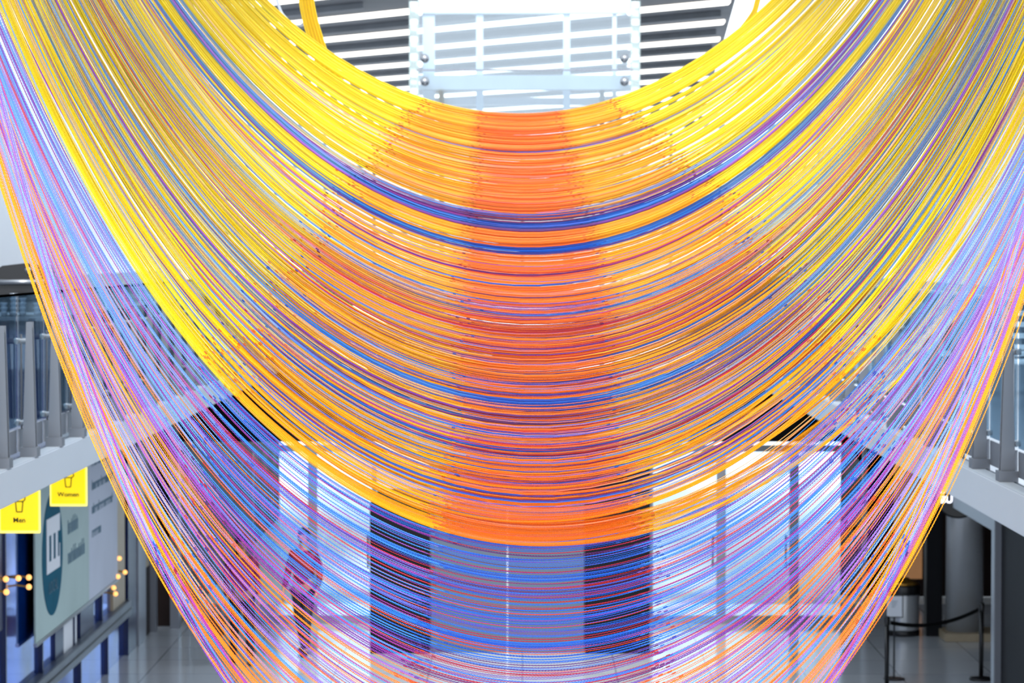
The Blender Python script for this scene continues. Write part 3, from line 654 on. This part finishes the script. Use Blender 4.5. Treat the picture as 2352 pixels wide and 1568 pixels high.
def build_chain(c, bead, fine=True):
    yb = c['yb']; i = int(np.clip(yb, 0, WN - 1))
    A = np.interp(yb, KB, KA); xc = np.interp(yb, KB, KX) + c['dc']; D = np.interp(yb, KB, KD) + c['dd'] * np.interp(yb, [262, 500, 1970], [1.5, 1, .6])
    wk = np.interp(yb, [262, 300, 345, 1560, 1700], [.15, .3, 1, 1, .4]) * c.get('wk', 1); AL = A * (1 + c['dl'] + wk * (WL[i] + WL2[i])); AR = A * (1 + c['dr'] + wk * (WR[i] + WR2[i]))
    yt = 580 - F * (ZP - ZC) / D; h = yb - yt
    SLn, SRn = [a_ * math.sinh(math.acosh(1 + h / a_)) for a_ in (AL, AR)]
    pp = PITCH * F / D
    def at(s):
        a_ = np.where(s < 0, AL, AR); wv = a_ * np.arcsinh(s / a_); return xc + wv, yb - a_ * (np.cosh(wv / a_) - 1), wv
    def tint(wv):
        f, mdl, cen = [np.array(lin(x)) for x in PAL[c['col']]]
        b1 = np.interp(yb, [262, 330, 560, 750, 1240, 1500, 1700, 1970], [205, 270, 420, 520, 735, 770, 760, 820]) * c['j1']
        b2 = np.interp(yb, [262, 330, 650, 1000, 1240, 1970], [92, 100, 165, 175, 230, 330]) * c['j2']
        aw = np.abs(wv)[:, None]
        return np.where(aw > b1, f, np.where(aw > b2, mdl, cen)), (b1, b2)
    V, FA, T = [], [], []; off = 0
    def put(v_, f_, t_):
        nonlocal off
        V.append(v_); FA.append(f_ + off); T.append(t_); off += len(v_)
    bdir = np.array([0., 1, 0]); BR = BN if yb > 1256 else (BN + .0002 if yb > 1150 else BR0)
    if not bead:
        s = np.linspace(-SLn, SRn, 72); px, py, wv = at(s); p = ray(px, py, D); p[:, 2] = np.minimum(p[:, 2], ZP)
        v_, f_ = tri_tube(p, BR * .92, bdir); tt, bs_ = tint(wv); put(v_, f_, np.tile(tt, (3, 1)))
    else:
        s = np.arange(-SLn, SRn, pp) + rng.uniform(0, pp); px, py, wv = at(s)
        vis = (px > -40) & (px < 2392) & (py > -50) & (py < 1620)
        p = ray(px, py, D); t_ = np.gradient(p, axis=0); t_ /= np.linalg.norm(t_, axis=1)[:, None]; n_ = np.cross(t_, bdir)
        # unseen stretches as plain cord
        idx = np.flatnonzero(np.diff(np.concatenate([[0], (~vis).astype(int), [0]])))
        for a0, a1 in zip(idx[::2], idx[1::2]):
            m_ = max(2, int((a1 - a0) / 24) + 2); q = np.unique(np.linspace(max(a0 - 1, 0), min(a1, len(s) - 1), m_).astype(int))
            if len(q) < 2: continue
            pq = p[q].copy(); pq[:, 2] = np.minimum(pq[:, 2], ZP)
            v_, f_ = tri_tube(pq, BR * .9, bdir); tt, _ = tint(wv[q]); put(v_, f_, np.tile(tt, (3, 1)))
        k = np.flatnonzero(vis)
        if len(k):
            P0, t0, n0 = p[k], t_[k], n_[k]; L = PITCH * .6; n = len(k); ph = (k % 2) * 1.047
            if not fine:      # far beads: four faces each
                L4 = PITCH * .5; vv = [P0 - t0 * L4 - n0 * BR, P0 - t0 * L4 + n0 * BR, P0 + t0 * L4 * .7 + BR * bdir, P0 + t0 * L4 * .7 - BR * bdir]
                vv = np.stack(vv, 1).reshape(-1, 3); f4 = np.array([[0, 1, 2], [0, 3, 1], [0, 2, 3], [1, 3, 2]])
                tt, _ = tint(wv[k]); put(vv, (f4[None] + (np.arange(n) * 4)[:, None, None]).reshape(-1, 3), np.repeat(tt, 4, 0))
        if len(k) and fine:
            vv = [P0 - t0 * L, P0 + t0 * L]
            for j in range(3):
                an = (ph + j * 2.094)[:, None]; vv.append(P0 + BR * (np.cos(an) * n0 + np.sin(an) * bdir))
            vv = np.stack(vv, 1).reshape(-1, 3); f5 = np.array([[0, 2, 3], [0, 3, 4], [0, 4, 2], [1, 3, 2], [1, 4, 3], [1, 2, 4]])
            ff = (f5[None] + (np.arange(n) * 5)[:, None, None]).reshape(-1, 3); tt, _ = tint(wv[k])
            put(vv, ff, np.repeat(tt, 5, 0))
    # crimp connectors where the colour changes
    _, (b1, b2) = tint(np.zeros(1))
    for bnd in (b1, b2) if (bead or yb < 560) else ():
        for sg in (-1, 1):
            a_ = AL if sg < 0 else AR; s0 = sg * a_ * math.sinh(bnd / a_); lc = .0075 * F / D
            px, py, wv = at(np.array([s0 - lc, s0, s0 + lc]));
            if not (-20 < px[1] < 2372 and -20 < py[1] < 1588): continue
            v_, f_ = tri_tube(ray(px, py, D), BR * 1.25, bdir); tt = np.array(lin(PAL[c['col']][2])) * .7
            put(v_, f_, np.tile(tt, (len(v_), 1)))
    return np.concatenate(V), np.concatenate(FA), np.concatenate(T)
def to_mesh(name, V, Fc, T):
    me = bpy.data.meshes.new(name); nv, nf = len(V), len(Fc)
    me.vertices.add(nv); me.vertices.foreach_set('co', V.astype(np.float32).ravel())
    me.loops.add(nf * 3); me.loops.foreach_set('vertex_index', Fc.astype(np.int32).ravel())
    me.polygons.add(nf); me.polygons.foreach_set('loop_start', np.arange(0, nf * 3, 3, dtype=np.int32))
    try: me.polygons.foreach_set('loop_total', np.full(nf, 3, np.int32))
    except Exception: pass
    me.polygons.foreach_set('use_smooth', np.ones(nf, bool))
    at_ = me.color_attributes.new('tint', 'FLOAT_COLOR', 'POINT')
    at_.data.foreach_set('color', np.concatenate([T, np.ones((nv, 1))], 1).astype(np.float32).ravel())
    me.update(); me.materials.append(M['anodised_chain'])
    o = bpy.data.objects.new(name, me); COL.objects.link(o); o.parent = sculpt; o.matrix_parent_inverse = Matrix.Translation(-sculpt.location)
    return o
for c in chains: c['j1'] = 1 + rng.normal(0, .045); c['j2'] = 1 + rng.normal(0, .09)
for k_ in range(9): chains.append(dict(yb=2012 + 4 * k_, col=('skyblue', 'purple', 'lilac')[(k_ * 2) % 3], dl=-.085 + .002 * k_, dr=-.10 + .001 * k_, dd=0, dc=rng.normal(0, 3), j1=1.05, j2=1, wk=0, bead=True))
# four violet chains hanging just outside the right hand fringe
for k_ in range(4): chains.append(dict(yb=1974 - k_ * 3, col='magenta', dl=-.07, dr=-.022 - .003 * k_, dd=-.1, dc=0, j1=1, j2=1, wk=0, bead=True))
chains.sort(key=lambda c: (not c['bead'], -c['yb']))
tot = 0; acc = [[], [], []]; off = 0
for i, c in enumerate(chains):
    V, Fc, T = build_chain(c, c['bead'], i < 300); tot += len(Fc)
    if i < 300:
        o = to_mesh('ball_chain', V, Fc, T); o['label'] = '%s coloured ball chain' % DESC[c['col']]
    else:
        acc[0].append(V); acc[1].append(Fc + off); acc[2].append(T); off += len(V)
# a steep yellow swag and a pale loop behind the top left rim
def loose(pts, colr, r, nrep, sp, D):
    global off
    for k in range(nrep):
        px = np.array([p_[0] for p_ in pts], float) + sp[0] * k; py = np.array([p_[1] for p_ in pts], float) + sp[1] * k
        q = ray(px, py, D + .01 * (k % 5)); v_, f_ = tri_tube(q, r, np.array([0., 1, 0]))
        acc[0].append(v_); acc[1].append(f_ + off); acc[2].append(np.tile(np.array(lin(colr)), (len(v_), 1))); off += len(v_)
def curve(p, n=24):
    p = np.array(p, float); out = []
    for i in range(len(p) - 1):
        a0 = p[max(i - 1, 0)]; a1 = p[i]; a2 = p[i + 1]; a3 = p[min(i + 2, len(p) - 1)]
        for u in np.linspace(0, 1, 8, endpoint=False):
            out.append(.5 * ((2 * a1) + (-a0 + a2) * u + (2 * a0 - 5 * a1 + 4 * a2 - a3) * u * u + (-a0 + 3 * a1 - 3 * a2 + a3) * u ** 3))
    out.append(p[-1]); return np.array(out)
loose(curve([(660, -520), (690, -200), (714, -60), (722, 10), (738, 75), (770, 160), (820, 220)]), (255, 212, 0), .0036, 26, (-1.3, .3), 20.2)
loose(curve([(560, -300), (628, -20), (655, 40), (685, 58), (702, 40), (703, 0), (690, -120), (668, -480)]), (215, 218, 226), .005, 5, (1.2, .6), 20.6)
loose(curve([(1820, -480), (1760, -120), (1735, 0), (1718, 40), (1660, 110)]), (255, 214, 0), .0036, 8, (1.4, .6), 20.2)
o = to_mesh('ball_chain_mass', np.concatenate(acc[0]), np.concatenate(acc[1]), np.concatenate(acc[2])); o['kind'] = 'stuff'
open('/tmp/tri.txt', 'w').write('%d chains %d tris %d verts' % (len(chains), tot, off)) if False else None
